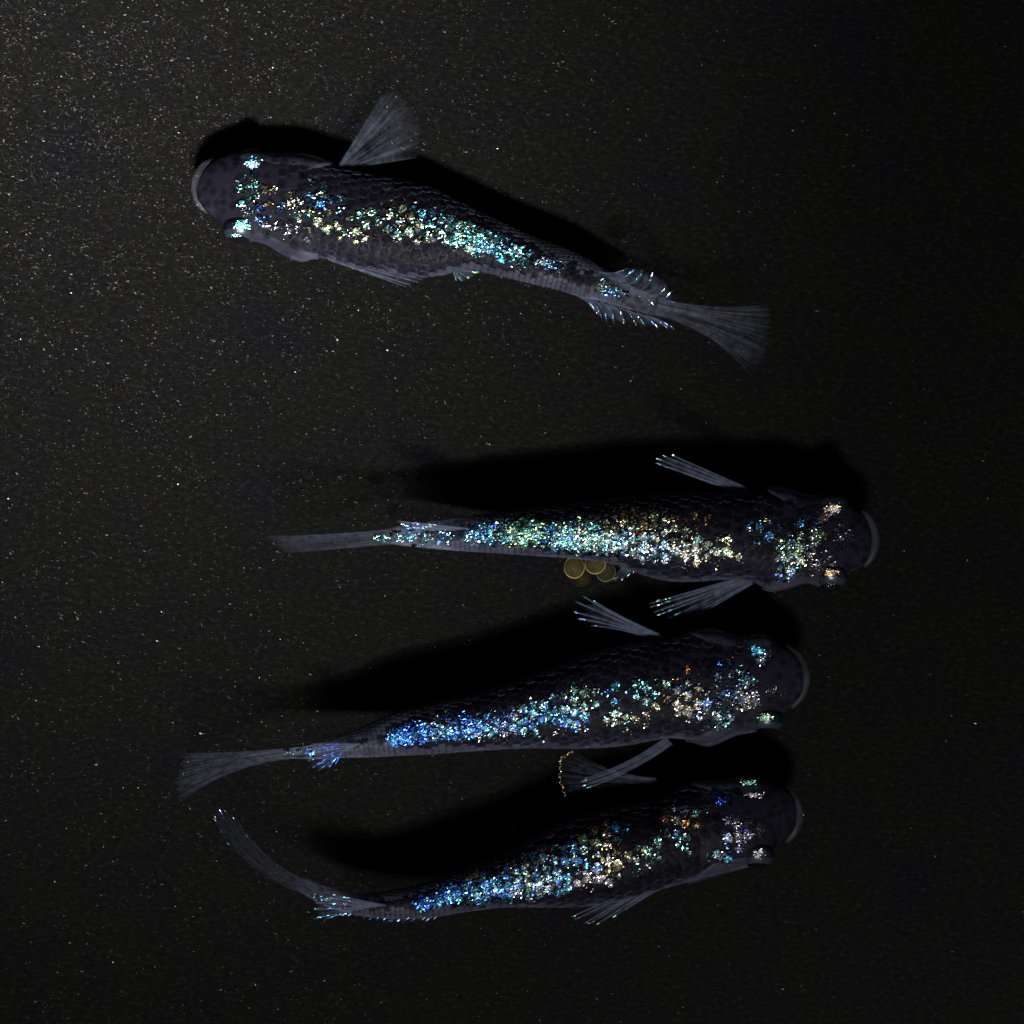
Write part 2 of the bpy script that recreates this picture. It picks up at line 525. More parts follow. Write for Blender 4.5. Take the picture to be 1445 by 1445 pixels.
def make_fish(spec):
    secs = spec['sections']
    n = len(secs)
    lift, zk = spec['lift'], spec['zk']
    mids = [((a + c) / 2, (b + d) / 2) for a, b, c, d in secs]
    acc = [0.0]
    for p, q in zip(mids, mids[1:]):
        acc.append(acc[-1] + math.dist(p, q))
    total = acc[-1]
    full = []
    for (a, b, c, d), s in zip(secs, acc):
        s /= total
        full.append((a, b, c, d, lin(ZT, s) * zk + lift, lin(ZB, s) * zk + lift, s))

    def surf(t, ang):
        """t 0 snout .. 1 tail; ang 0 = image-upper side, pi/2 = back, pi = image-lower side"""
        a, b, c, d, zt, zb, s = catmull(full, t)
        cx, cy, hx, hy = (a + c) / 2, (b + d) / 2, (a - c) / 2, (b - d) / 2
        zc, zh = (zt * 0.5 + zb * 0.5), (zt - zb) / 2
        co, si = math.cos(ang), math.sin(ang)
        e = 0.92
        co = math.copysign(abs(co) ** e, co)
        si = math.copysign(abs(si) ** e, si)
        return W(cx + hx * co, cy + hy * co, zc + zh * si)

    def normal(t, ang):
        e = 0.004
        du = surf(min(t + e, 1), ang) - surf(max(t - e, 0), ang)
        dv = surf(t, ang + 0.05) - surf(t, ang - 0.05)
        nn = du.cross(dv).normalized()
        out = surf(t, ang) - (surf(t, 0) + surf(t, math.pi)) / 2
        return (nn if nn.dot(out) > 0 else -nn), du.normalized()

    mid = catmull(full, 0.45)
    base = W((mid[0] + mid[2]) / 2, (mid[1] + mid[3]) / 2, 0)
    root = bpy.data.objects.new('fish', None)
    root.empty_display_size = 0.004
    root.location = base
    C.objects.link(root)
    root['label'] = spec['label']
    root['category'] = 'fish'
    root['group'] = 'small dark glittering fish seen from above'

    # body
    NA, NT = 40, 120
    vs, uvs, fs = [], [], []
    for i in range(NT + 1):
        t = i / NT
        for j in range(NA):
            ang = 2 * math.pi * j / NA
            vs.append(surf(t, ang))
            uvs.append((t, 0.5 + 0.5 * math.sin(ang)))
    for i in range(NT):
        for j in range(NA):
            k = (j + 1) % NA
            fs.append((i * NA + j, i * NA + k, (i + 1) * NA + k, (i + 1) * NA + j))
    # rounded snout and closed tail root
    for (t, order, push) in ((0.0, 1, 5), (1.0, -1, 2)):
        r0 = 0 if t == 0 else NT * NA
        ctr = (surf(t, 0) + surf(t, math.pi)) / 2
        ctr = ctr + (surf(t, math.pi / 2) + surf(t, -math.pi / 2) - 2 * ctr) / 2
        axis = (ctr - (surf(abs(t - 0.03), 0) + surf(abs(t - 0.03), math.pi)) / 2)
        axis.z = 0
        axis = axis.normalized()
        prev = r0
        for ring, (k, q) in enumerate(((0.75, 0.6), (0.4, 0.92))):
            st = len(vs)
            for j in range(NA):
                vs.append(ctr + (vs[r0 + j] - ctr) * k + axis * push * q * S)
                uvs.append(uvs[r0 + j])
            for j in range(NA):
                kx = (j + 1) % NA
                fs.append((prev + j, prev + kx, st + kx, st + j)[::-order])
            prev = st
        vs.append(ctr + axis * push * S)
        uvs.append((t, 0.6))
        for j in range(NA):
            fs.append((prev + j, prev + (j + 1) % NA, len(vs) - 1)[::-order])
    body = mesh_obj('body', vs, fs, M_SKIN, root, base)
    body.color = (*[spec.get('pale', 1.0)] * 3, 1)
    ul = body.data.uv_layers.new(name='body')
    dat = []
    for lp in body.data.loops:
        dat += uvs[lp.vertex_index]
    ul.data.foreach_set('uv', dat)
    bm = bmesh.new()
    bm.from_mesh(body.data)
    bmesh.ops.recalc_face_normals(bm, faces=bm.faces)
    bm.to_mesh(body.data)
    bm.free()
    trees = [BVHTree.FromPolygons([tuple(v) for v in vs], fs)]

    # eyes
    for (ex, ey, er, side) in spec['eyes']:
        t = min(range(60), key=lambda i: ((catmull(full, i / 200)[0] + catmull(full, i / 200)[2]) / 2 - ex) ** 2
                + ((catmull(full, i / 200)[1] + catmull(full, i / 200)[3]) / 2 - ey) ** 2) / 200
        zt = catmull(full, t)[4]
        c = W(ex, ey, zt - er * 0.98)
        q0, q1 = surf(t, 0 if side > 0 else math.pi), surf(t, math.pi if side > 0 else 0)
        outw = (q0 - q1)
        outw.z = 0
        outw = outw.normalized()
        outw = (outw + Vector((0, 0, 0.28))).normalized()
        ax = outw.orthogonal().normalized()
        ay = outw.cross(ax)
        R = er * S

        def cap(th0, th1, rad, rings, bulge=0.0, close=True):
            v, f = [], []
            K = 20
            for i in range(rings + 1):
                th = th0 + (th1 - th0) * i / rings
                for j in range(K):
                    a = 2 * math.pi * j / K
                    rr = rad * (1 + bulge * max(math.cos(th), 0) ** 8)
                    v.append(c + (outw * math.cos(th) * 0.78 + (ax * math.cos(a) + ay * math.sin(a)) * math.sin(th)) * rr)
            for i in range(rings):
                for j in range(K):
                    f.append((i * K + j, i * K + (j + 1) % K, (i + 1) * K + (j + 1) % K, (i + 1) * K + j))
            return v, f
        v, f = cap(0.02, math.pi - 0.02, R, 14)
        f.append(tuple(range(20)))
        f.append(tuple(range(len(v) - 20, len(v))))
        eye = mesh_obj('eye', v, f, M_EYE, root, base)
        trees.append(BVHTree.FromPolygons([tuple(q) for q in v], f))
        v, f = cap(0.62, 1.15, R * 1.02, 4)
        mesh_obj('iris', v, f, M_IRIS, eye, base)
        v, f = cap(0.02, 0.6, R * 1.04, 5, 0.08)
        f.append(tuple(range(20)))
        mesh_obj('pupil', v, f, M_PUPIL, eye, base)

    # lip: a clear crescent round the front of the mouth
    pts = spec['lip']
    zl = full[0][4] - 6
    v, f = [], []
    NL, K = 26, 10
    for i in range(NL + 1):
        t = i / NL
        p = Vector((*catmull(pts, t), 0))
        q = Vector((*catmull(pts, min(t + 0.02, 1)), 0)) - Vector((*catmull(pts, max(t - 0.02, 0)), 0))
        q.normalize()
        nr = Vector((q.y, -q.x, 0))
        w = 1.5 + 4.8 * math.sin(math.pi * t) ** 0.6
        z0 = zl - 9 * (1 - math.sin(math.pi * t))
        for j in range(K):
            a = 2 * math.pi * j / K
            o = nr * (math.cos(a) * w)
            v.append(W(p.x + o.x, p.y + o.y, z0 + math.sin(a) * 5.5))
    for i in range(NL):
        for j in range(K):
            f.append((i * K + j, i * K + (j + 1) % K, (i + 1) * K + (j + 1) % K, (i + 1) * K + j))
    f.append(tuple(range(K)))
    f.append(tuple(range(NL * K, NL * K + K)))
    mesh_obj('lip', v, f, M_LIP, root, base)

    # gill covers: raised plates either side of the head
    g0, g1 = spec['gill']
    for sgn in (1, -1):
        v, f = [], []
        NU, NV = 14, 12
        for i in range(NU + 1):
            u = i / NU
            for j in range(NV + 1):
                w = j / NV
                ang = math.radians(-50 + 95 * w)
                # rear edge is rounded
                tt = g0 + (g1 - g0) * u * (1 - 0.35 * (2 * w - 1) ** 2)
                if sgn < 0:
                    ang = math.pi - ang
                edge = math.sin(math.pi * min(w, 1)) ** 0.5 if 0 < w < 1 else 0
                h = (-1.0 + 5.0 * edge * (u ** 0.7)) * S
                nn, _ = normal(tt, ang)
                v.append(surf(tt, ang) + nn * h)
        base_n = len(v)
        for i in range(NU):
            for j in range(NV):
                f.append((i * (NV + 1) + j, i * (NV + 1) + j + 1, (i + 1) * (NV + 1) + j + 1, (i + 1) * (NV + 1) + j))
        # rear lip of the plate drops back to the skin
        for j in range(NV + 1):
            w = j / NV
            ang = math.radians(-50 + 95 * w)
            tt = g0 + (g1 - g0) * (1 - 0.35 * (2 * w - 1) ** 2) + 0.004
            if sgn < 0:
                ang = math.pi - ang
            nn, _ = normal(tt, ang)
            v.append(surf(tt, ang) - nn * S)
        for j in range(NV):
            f.append((NU * (NV + 1) + j, NU * (NV + 1) + j + 1, base_n + j + 1, base_n + j))
        go = mesh_obj('gill_cover', v, f, M_GILL, root, base)
        guv = [(0.3 * (q % (NV + 1)) / NV + spec['seed'], 1 - min((q // (NV + 1)) / NU, 1)) for q in range(len(v))]
        ul = go.data.uv_layers.new(name='fin')
        ul.data.foreach_set('uv', [q for lp in go.data.loops for q in guv[lp.vertex_index]])

    # scales in staggered rows behind the gill covers
    rs = random.Random(spec['seed'])
    cand = []
    pos = 0.06 * total
    row = 0
    while pos < total * 0.90:
        # section parameter at this arc length
        k = max(i for i in range(n) if acc[i] <= pos)
        k = min(k, n - 2)
        t = (k + (pos - acc[k]) / (acc[k + 1] - acc[k])) / (n - 1)
        a, b, c, d, zt, zb, s = catmull(full, t)
        hw, hh = math.dist((a, b), (c, d)) / 2, (zt - zb) / 2
        arc = math.pi * math.sqrt((hw * hw + hh * hh) / 2)
        size = max(7.0, min(15.0, arc / 11.5))
        m = max(3, round(arc * 1.12 / size))
        on_head = pos < spec['scale_from'] * total
        for j in range(m):
            ang = math.radians(-10) + math.radians(200) * (j + (0.5 if row % 2 else 0.0) + 0.25 + rs.uniform(-0.13, 0.13)) / m
            if on_head and (abs(ang - math.pi / 2) > math.radians(60) or rs.random() > ((pos / total - 0.05) / (spec['scale_from'] - 0.05)) ** 1.3):
                continue
            cand.append((t, ang, size * rs.uniform(0.9, 1.08)))
        pos += size * 0.98
        row += 1

    def frame(t, ang, size):
        nn, du = normal(t, ang)
        p = surf(t, ang) + nn * 0.7 * S
        yy = nn.cross(du).normalized()
        m3 = Matrix((du, yy, nn)).transposed()
        tilt = Matrix.Rotation(-math.radians(1.8 + rs.uniform(-1.6, 2.2)), 3, 'Y')
        m4 = (m3 @ tilt).to_4x4() @ Matrix.Scale(size * 0.62 * S, 4)
        m4.translation = p - base
        return m4, nn

    ranked = []
    scale_px = []
    for (t, ang, size) in cand:
        m4, nn = frame(t, ang, size)
        ranked.append((nn.z * size, m4, ang, t))
        q = surf(t, ang)
        kf = S * (1 - q.z / D)
        scale_px.append((q.x / kf + 722.5, 722.5 - q.y / kf))
    ranked.sort(key=lambda r: -r[0])
    rest_v, rest_f = [], []
    for idx, (_, m4, ang, t) in enumerate(ranked):
        if idx < 290:
            o = bpy.data.objects.new('scale', scale_me)
            C.objects.link(o)
            o.parent = root
            o.matrix_local = m4
            y = 0.5 + 0.5 * math.sin(ang)     # 1 on the back, 0.5 at mid flank
            k = min(max((y - 0.5) / 0.5, 0), 1)
            pale = (0.105, 0.112, 0.160)
            dark = (0.0054, 0.0048, 0.0080)
            h = rs.uniform(0.4, 1.45) * spec.get('pale', 1.0)
            kk = min(k * 1.25, 1.0) ** 0.42
            o.color = (*[(pale[i] * (1 - kk) + dark[i] * kk) * h for i in range(3)], 1)
        else:
            b = len(rest_v)
            rest_v += [m4 @ Vector(q) for q in SV]
            rest_f += [tuple(b + q for q in fc) for fc in SF]
    if rest_v:
        o = mesh_obj('flank_scales', rest_v, rest_f, M_GILL, root)
        o['kind'] = 'stuff'

    # fins
    fl = Flecks()
    for fin in spec['fins']:
        name, rp, tp = fin['name'], fin['root'], fin['tip']
        nr = fin.get('rays', 8)
        jag = fin.get('jag', 0.06)
        axis = fin.get('axis')
        glint = fin.get('glint')
        zr = fin.get('zr', (70, 70))
        ztp = fin.get('zt', (75, 75))

        def line(P, t, zz):
            x, y = catmull(P, t)
            return Vector((x, y, (zz[0] + (zz[1] - zz[0]) * t) * zk + lift))

        def at(c, r, short=0.0):
            a, b = line(rp, c, zr), line(tp, c, ztp)
            b = a + (b - a) * (1 - short)
            if axis:
                ctl = a + Vector((axis[0], axis[1], 0)).normalized() * (b - a).length * 0.5
                ctl.z = (a.z + b.z) / 2
                p = a * (1 - r) ** 2 + ctl * 2 * r * (1 - r) + b * r * r
            else:
                p = a * (1 - r) + b * r
            return p
        sub = 4
        rj = random.Random(nr * 7 + spec['seed'])
        cols = (nr - 1) * sub
        rows = 12
        v, f, fuv = [], [], []
        shorts = [rj.uniform(0, 0.05) for _ in range(nr + 1)]
        for i in range(cols + 1):
            c = i / cols
            fr = (i % sub) / sub
            notch = jag * math.sin(math.pi * fr) * (0.5 + 14 * shorts[i // sub])
            for j in range(rows + 1):
                r = j / rows
                p = at(c, r, notch)
                p.z += 2.2 * math.sin(math.pi * fr) * r
                v.append(W(p.x, p.y, max(p.z, 2)))
                fuv.append((c + spec['seed'] * 3.1 + len(name), r))
        for i in range(cols):
            for j in range(rows):
                q = i * (rows + 1) + j
                f.append((q, q + 1, q + rows + 2, q + rows + 1))
        fo = mesh_obj(name, v, f, M_FIN_FAINT if fin.get('faint') else M_FIN_CLEAR if fin.get('clear') else M_FIN, root, base)
        ul = fo.data.uv_layers.new(name='fin')
        ul.data.foreach_set('uv', [q for lp in fo.data.loops for q in fuv[lp.vertex_index]])
        rr = random.Random(fin.get('seed', nr) + spec['seed'])
        for i in range(nr):
            c = min(max((i + (rr.uniform(-0.22, 0.22) if 0 < i < nr - 1 else 0)) / (nr - 1), 0), 1)
            wk = rr.uniform(0.6, 1.25)
            v, f = [], []
            K = 6
            for j in range(rows + 1):
                r = j / rows
                p = at(c, r)
                w = fin.get('w', 1.6) * wk * (1 - 0.6 * r)
                q = at(c, min(r + 0.02, 1)) - at(c, max(r - 0.02, 0))
                q.normalize()
                s1 = q.cross(Vector((0, 0, 1)))
                s1 = s1.normalized() if s1.length > 1e-6 else Vector((1, 0, 0))
                s2 = s1.cross(q)
                for m in range(K):
                    a = 2 * math.pi * m / K
                    o = p + s1 * math.cos(a) * w + s2 * math.sin(a) * w * 0.7
                    v.append(W(o.x, o.y, max(o.z, 1.5)))
            for j in range(rows):
                for m in range(K):
                    f.append((j * K + m, j * K + (m + 1) % K, (j + 1) * K + (m + 1) % K, (j + 1) * K + m))
            f.append(tuple(range(K)))
            f.append(tuple(range(rows * K, rows * K + K)))
            mesh_obj('fin_ray', v, f, M_RAY_CLEAR if fin.get('clear') else M_RAY, fo, base)
            if glint:
                pal, r_from, num = glint
                for _ in range(num):
                    r = rr.uniform(r_from, 1.0)
                    p = at(c, r)
                    nn = Vector((rr.gauss(0, 0.2), rr.gauss(-0.3, 0.2), 1))
                    dr = at(c, 1) - at(c, 0.9)
                    gk = rr.uniform(0.08, 0.5)
                    fl.chip(W(p.x + rr.gauss(0, 0.5), p.y + rr.gauss(0, 0.5), p.z + 3), nn, rr.uniform(0.35, 0.7) * S,
                            rr.uniform(2.5, 6.5), math.atan2(-dr.y, dr.x), tuple(q * gk for q in hue(pal, rr)), rr)
        if fin.get('edge'):
            pal = fin['edge']
            for i in range(150):
                c = i / 149
                p = at(c, 1.0)
                x = p.x + 1.3 * math.sin(i * 0.33) + 0.8 * math.sin(i * 0.11)
                fl.chip(W(x, p.y + rr.gauss(0, 0.6), p.z + 2), Vector((rr.gauss(0, 0.2), rr.gauss(-0.3, 0.2), 1)), rr.uniform(0.4, 0.8) * S,
                        rr.uniform(1, 1.8), rr.random() * 3, tuple(q * rr.uniform(0.05, 0.35) for q in hue(pal, rr)), rr)

    # iridescent flecks on the back and head; eye glints built from the same chips
    camp = Vector((0, 0, D))
    heading = math.atan2(-(mids[-1][1] - mids[0][1]), mids[-1][0] - mids[0][0])
    for (bx, by, rx, ry, num, size, pal) in spec['flecks']:
        slope = spec.get('slope', 0.0)
        made = 0
        while made < num * 3.7:
            # one clump of chips, about a scale across
            while True:
                ux, uy = rs.uniform(-1, 1), rs.uniform(-1, 1)
                if ux * ux + uy * uy < 1:
                    break
            cx, cy = bx + ux * rx, by + uy * ry + ux * rx * slope
            on_eye = any(math.dist((bx, by), e[:2]) < 13 for e in spec['eyes'])
            near = min(scale_px, key=lambda q: (q[0] - cx) ** 2 + (q[1] - cy) ** 2)
            if on_eye:
                cx, cy = bx, by
            elif math.dist(near, (cx, cy)) < 11:
                cx, cy = near[0] + rs.gauss(0, 0.8), near[1] + rs.gauss(0, 0.8)
            ccol = rs.choice(pal)
            clump_tilt = Vector((rs.gauss(0, 0.2), rs.gauss(0, 0.2), 0))
            under = rs.random() < 0.8 and not on_eye
            for ci in range(rs.randint(6, 13)):
                px, py = cx + rs.gauss(0, 3.1), cy + rs.gauss(0, 3.1)
                if on_eye:
                    px, py = cx + rs.gauss(0, rx * 0.5), cy + rs.gauss(0, ry * 0.5)
                tgt = W(px, py, 0)
                dr = (tgt - camp).normalized()
                best = None
                for tr in trees:
                    loc, nn, _, dist = tr.ray_cast(camp, dr)
                    if loc is not None and (best is None or dist < best[2]):
                        best = (loc, nn, dist)
                made += 1
                if best is None:
                    continue
                loc, nn, _ = best
                if nn.dot(camp - loc) < 0:
                    nn = -nn
                tn = nn + clump_tilt + Vector((rs.gauss(0, 0.24), rs.gauss(0, 0.24), 0))
                if on_eye:
                    hv = ((camp - loc).normalized() + (TORCH - loc).normalized()).normalized()
                    tn = hv + Vector((rs.gauss(0, 0.16), rs.gauss(0, 0.16), 0))  # eye chips turned to mirror the torch, so the glint is built in
                if under and ci == 0:      # dim sheen of the scale under its bright flecks
                    uc = hue(rs.choice(pal), rs)
                    fl.chip(loc + nn * 1.9 * S, nn + clump_tilt * 0.7, size * rs.uniform(1.1, 1.8) * S, rs.uniform(1.0, 1.5),
                            heading + rs.gauss(0, 0.6), tuple(q * 0.06 for q in uc), rs)
                p2 = pal if rs.random() < 0.6 else ccol
                fl.chip(loc + nn * 2.6 * S, tn, size * rs.uniform(0.13, 0.38) * S, rs.uniform(1.2, 3.6),
                        heading + rs.gauss(0.5, 0.6), tuple(q * (0.33 if on_eye else 1.0) for q in hue(p2, rs)), rs)
    o = fl.build('iridescent_flecks', M_FLECK, root, base)
    o['label'] = spec['fleck_label']
    return root


# ------------------------------------------------------------------ the four fish
FISH1 = dict(
    seed=1, pale=0.92, lift=1, zk=0.68, gill=(0.17, 0.38), scale_from=0.24,
    label='dark fish facing opposite to the others, tail fin spread wide, teal and gold glitter',
    fleck_label='teal, green and gold glittering flecks along the back',
    sections=[(279, 256, 283, 287), (288, 240, 292, 300), (302, 226, 306, 307), (325, 216, 318, 320), (354, 211, 342, 338),
              (385, 217, 372, 343), (415, 217, 400, 359), (440, 222, 424, 367), (462, 230, 443, 362), (485, 238, 462, 365),
              (520, 245, 495, 376), (564, 254, 540, 383), (605, 264, 585, 390), (643, 282, 622, 388), (680, 300, 655, 381),
              (720, 319, 698, 387), (760, 337, 742, 398), (800, 352, 785, 408), (829, 366, 817, 418), (853, 381, 845, 424),
              (888, 402, 880, 434), (924, 416, 918, 444), (955, 427, 951, 452)],
    eyes=[(355, 229, 23, 1), (339, 323, 24, -1)],
    lip=[(303, 224), (287, 235), (277, 252), (276, 270), (281, 287), (294, 301)],
    fins=[
        dict(name='pectoral_fin', root=[(478, 234), (482, 240)], tip=[(539, 134), (560, 128), (578, 148), (594, 180), (588, 222)],
             rays=10, clear=1, zr=(78, 70), zt=(62, 30), jag=0.03, w=1.5),
        dict(name='pectoral_fin', root=[(459, 360), (463, 366)], tip=[(600, 390), (594, 397), (574, 405)], rays=6, zr=(78, 70), zt=(60, 45), seed=3),
        dict(name='pelvic_fin', root=[(640, 384), (655, 381)], tip=[(644, 395), (656, 396), (673, 387), (675, 378)], rays=5,
             zr=(25, 25), zt=(20, 20), glint=('TGYC', 0.6, 6)),
        dict(name='dorsal_fin', root=[(845, 384), (880, 402), (915, 416), (940, 424)], tip=[(886, 378), (908, 381), (938, 398), (952, 428)],
             rays=7, zr=(116, 108), zt=(150, 118), axis=(1, 0.2), glint=('bCS', 0.6, 5)),
        dict(name='anal_fin', root=[(803, 412), (840, 424), (880, 436), (918, 447)], tip=[(842, 442), (860, 455), (905, 459), (952, 465)],
             rays=11, jag=0.22, zr=(58, 66), zt=(20, 45), axis=(1, 0.35), glint=('bCLWb', 0.55, 7), w=1.8),
        dict(name='tail_fin', clear=1, root=[(930, 421), (924, 443)], tip=[(1085, 430), (1088, 462), (1083, 495), (1061, 530)], rays=13,
             zr=(108, 85), zt=(135, 40), axis=(1, 0.25), jag=0.03, w=1.8),
    ],
    flecks=[
        (352, 267, 16, 18, 45, 2.3, 'TTCSG'), (400, 278, 32, 14, 40, 2.0, 'YGYSO'), (372, 300, 26, 9, 35, 2.2, 'BLbT'),
        (430, 300, 30, 14, 55, 2.4, 'YGTbW'), (452, 272, 34, 9, 40, 2.4, 'GTYb'), (480, 318, 50, 14, 110, 2.4, 'YWTSGY'),
        (455, 290, 22, 12, 40, 2.2, 'BbC'), (400, 320, 30, 10, 35, 1.9, 'LLSW'), (525, 312, 24, 14, 50, 2.4, 'WTSYC'),
        (565, 300, 30, 16, 70, 2.6, 'YTCYO'), (580, 325, 36, 14, 110, 2.6, 'WTCSY'), (620, 315, 40, 20, 170, 2.7, 'CTYbWC'),
        (660, 333, 36, 20, 200, 2.7, 'CTTYCW'), (697, 347, 26, 17, 130, 2.7, 'CCbTW'), (735, 357, 11, 13, 55, 2.9, 'CCTW'),
        (770, 368, 16, 9, 50, 2.4, 'CbLW'), (790, 374, 8, 4, 10, 2.0, 'CS'), (862, 407, 16, 5, 26, 2.4, 'CYWbC'),
        (900, 420, 26, 6, 16, 1.8, 'SLbY'), (341, 318, 9, 6, 50, 2.6, 'CCTW'), (333, 331, 5, 2, 10, 1.8, 'TWW'),
        (357, 231, 9, 6, 36, 2.3, 'bSSC'), (351, 300, 6, 4, 14, 2.2, 'LWC'),
    ], slope=0.30)

FISH2 = dict(
    seed=2, pale=1.15, lift=6, zk=1.0, gill=(0.16, 0.37), scale_from=0.21,
    label='straight dark fish carrying amber eggs under its belly, green and gold glitter along its back',
    fleck_label='green, gold and white glittering flecks along the back',
    sections=[(1226, 742, 1224, 786), (1219, 728, 1214, 800), (1205, 715, 1200, 808), (1190, 702, 1188, 825), (1166, 697, 1165, 830),
              (1138, 698, 1138, 822), (1110, 690, 1110, 829), (1086, 690, 1085, 831), (1062, 696, 1062, 821), (1030, 696, 1030, 817),
              (980, 694, 980, 820), (935, 696, 935, 818), (895, 700, 895, 806), (860, 704, 860, 794), (812, 711, 812, 788),
              (760, 716, 760, 784), (700, 723, 700, 780), (650, 730, 650, 777), (600, 737, 600, 773), (560, 743, 560, 769),
              (528, 749, 528, 765)],
    eyes=[(1174, 714, 24, 1), (1172, 812, 24, -1)],
    lip=[(1217, 721), (1228, 735), (1234, 752), (1235, 770), (1229, 788), (1219, 800)],
    fins=[
        dict(name='pectoral_fin', root=[(1056, 690), (1050, 698)], tip=[(946, 641), (932, 644), (925, 652), (938, 658)], rays=5,
             zr=(72, 66), zt=(110, 92), glint=('TCS', 0.96, 4), w=2.4),
        dict(name='pectoral_fin', root=[(1056, 812), (1062, 822)], tip=[(916, 852), (920, 860), (928, 869), (946, 878), (985, 868)], rays=7,
             jag=0.28, zr=(72, 60), zt=(60, 35), glint=('TCTS', 0.8, 10), w=2.6, seed=5),
        dict(name='pelvic_fin', root=[(896, 800), (880, 798)], tip=[(893, 809), (877, 819), (864, 818)], rays=5, zr=(12, 12), zt=(4, 4),
             glint=('TS', 0.7, 4)),
        dict(name='dorsal_fin', root=[(662, 746), (640, 748), (615, 748)], tip=[(560, 735), (566, 739), (574, 745)], rays=6,
             zr=(112, 104), zt=(132, 112), glint=('CbSS', 0.45, 9)),
        dict(name='anal_fin', root=[(660, 770), (610, 767), (560, 764)], tip=[(628, 772), (588, 770), (545, 765)], rays=8,
             zr=(46, 60), zt=(15, 40)),
        dict(name='tail_fin', clear=1, root=[(556, 747), (556, 767)], tip=[(378, 757), (385, 765), (392, 772), (404, 780)], rays=9,
             zr=(94, 72), zt=(120, 40), axis=(-1, 0.1), jag=0.04, w=2.0),
    ],
    flecks=[
        (538, 757, 9, 3, 22, 2.0, 'TGCW'), (552, 747, 5, 3, 8, 2.0, 'O'), (580, 756, 24, 7, 60, 2.0, 'CTbS'), (620, 757, 18, 8, 32, 1.9, 'TbYC'),
        (676, 752, 17, 10, 95, 2.2, 'bCLTb'), (705, 752, 22, 16, 150, 2.2, 'GTCBYb'), (740, 754, 26, 17, 260, 2.2, 'TGCYTG'),
        (780, 755, 28, 18, 260, 2.2, 'TGCbYB'), (815, 752, 24, 20, 200, 2.2, 'TGCYBS'), (812, 766, 28, 11, 140, 2.5, 'CTWC'),
        (850, 752, 28, 24, 170, 2.2, 'GYTSCO'), (855, 766, 30, 13, 190, 2.7, 'WCCWT'), (890, 765, 28, 15, 210, 2.8, 'WCWYb'),
        (890, 735, 34, 16, 100, 2.2, 'OYGRTY'), (930, 745, 30, 24, 150, 2.3, 'OYGWSC'), (925, 775, 26, 12, 130, 2.7, 'WCWbW'),
        (960, 768, 26, 20, 110, 2.5, 'WYSWC'), (975, 785, 14, 12, 40, 2.8, 'WYW'), (1000, 770, 30, 10, 55, 2.3, 'SYTS'),
        (1020, 782, 26, 16, 60, 2.4, 'WYSG'), (985, 735, 14, 8, 20, 2.3, 'OY'), (1063, 751, 9, 9, 30, 2.1, 'bTY'),
        (1085, 748, 9, 7, 34, 2.1, 'BbCG'), (1085, 735, 6, 4, 8, 1.6, 'Y'), (1115, 783, 18, 22, 130, 2.1, 'WYSTYC'),
        (1130, 770, 26, 20, 110, 2.0, 'STGWL'), (1112, 808, 14, 7, 36, 2.3, 'bCYB'), (1140, 738, 14, 10, 34, 2.0, 'CbL'),
        (1155, 752, 12, 8, 26, 2.0, 'GYS'), (1160, 732, 10, 5, 26, 2.3, 'PPO'), (1176, 718, 8, 5, 40, 2.5, 'WYWP'),
        (1172, 809, 8, 4, 40, 2.6, 'YOOW'), (1170, 825, 6, 2, 10, 1.8, 'TSW'), (1150, 790, 30, 14, 60, 1.8, 'LSP'), (1185, 760, 14, 24, 30, 1.6, 'L'),
    ])

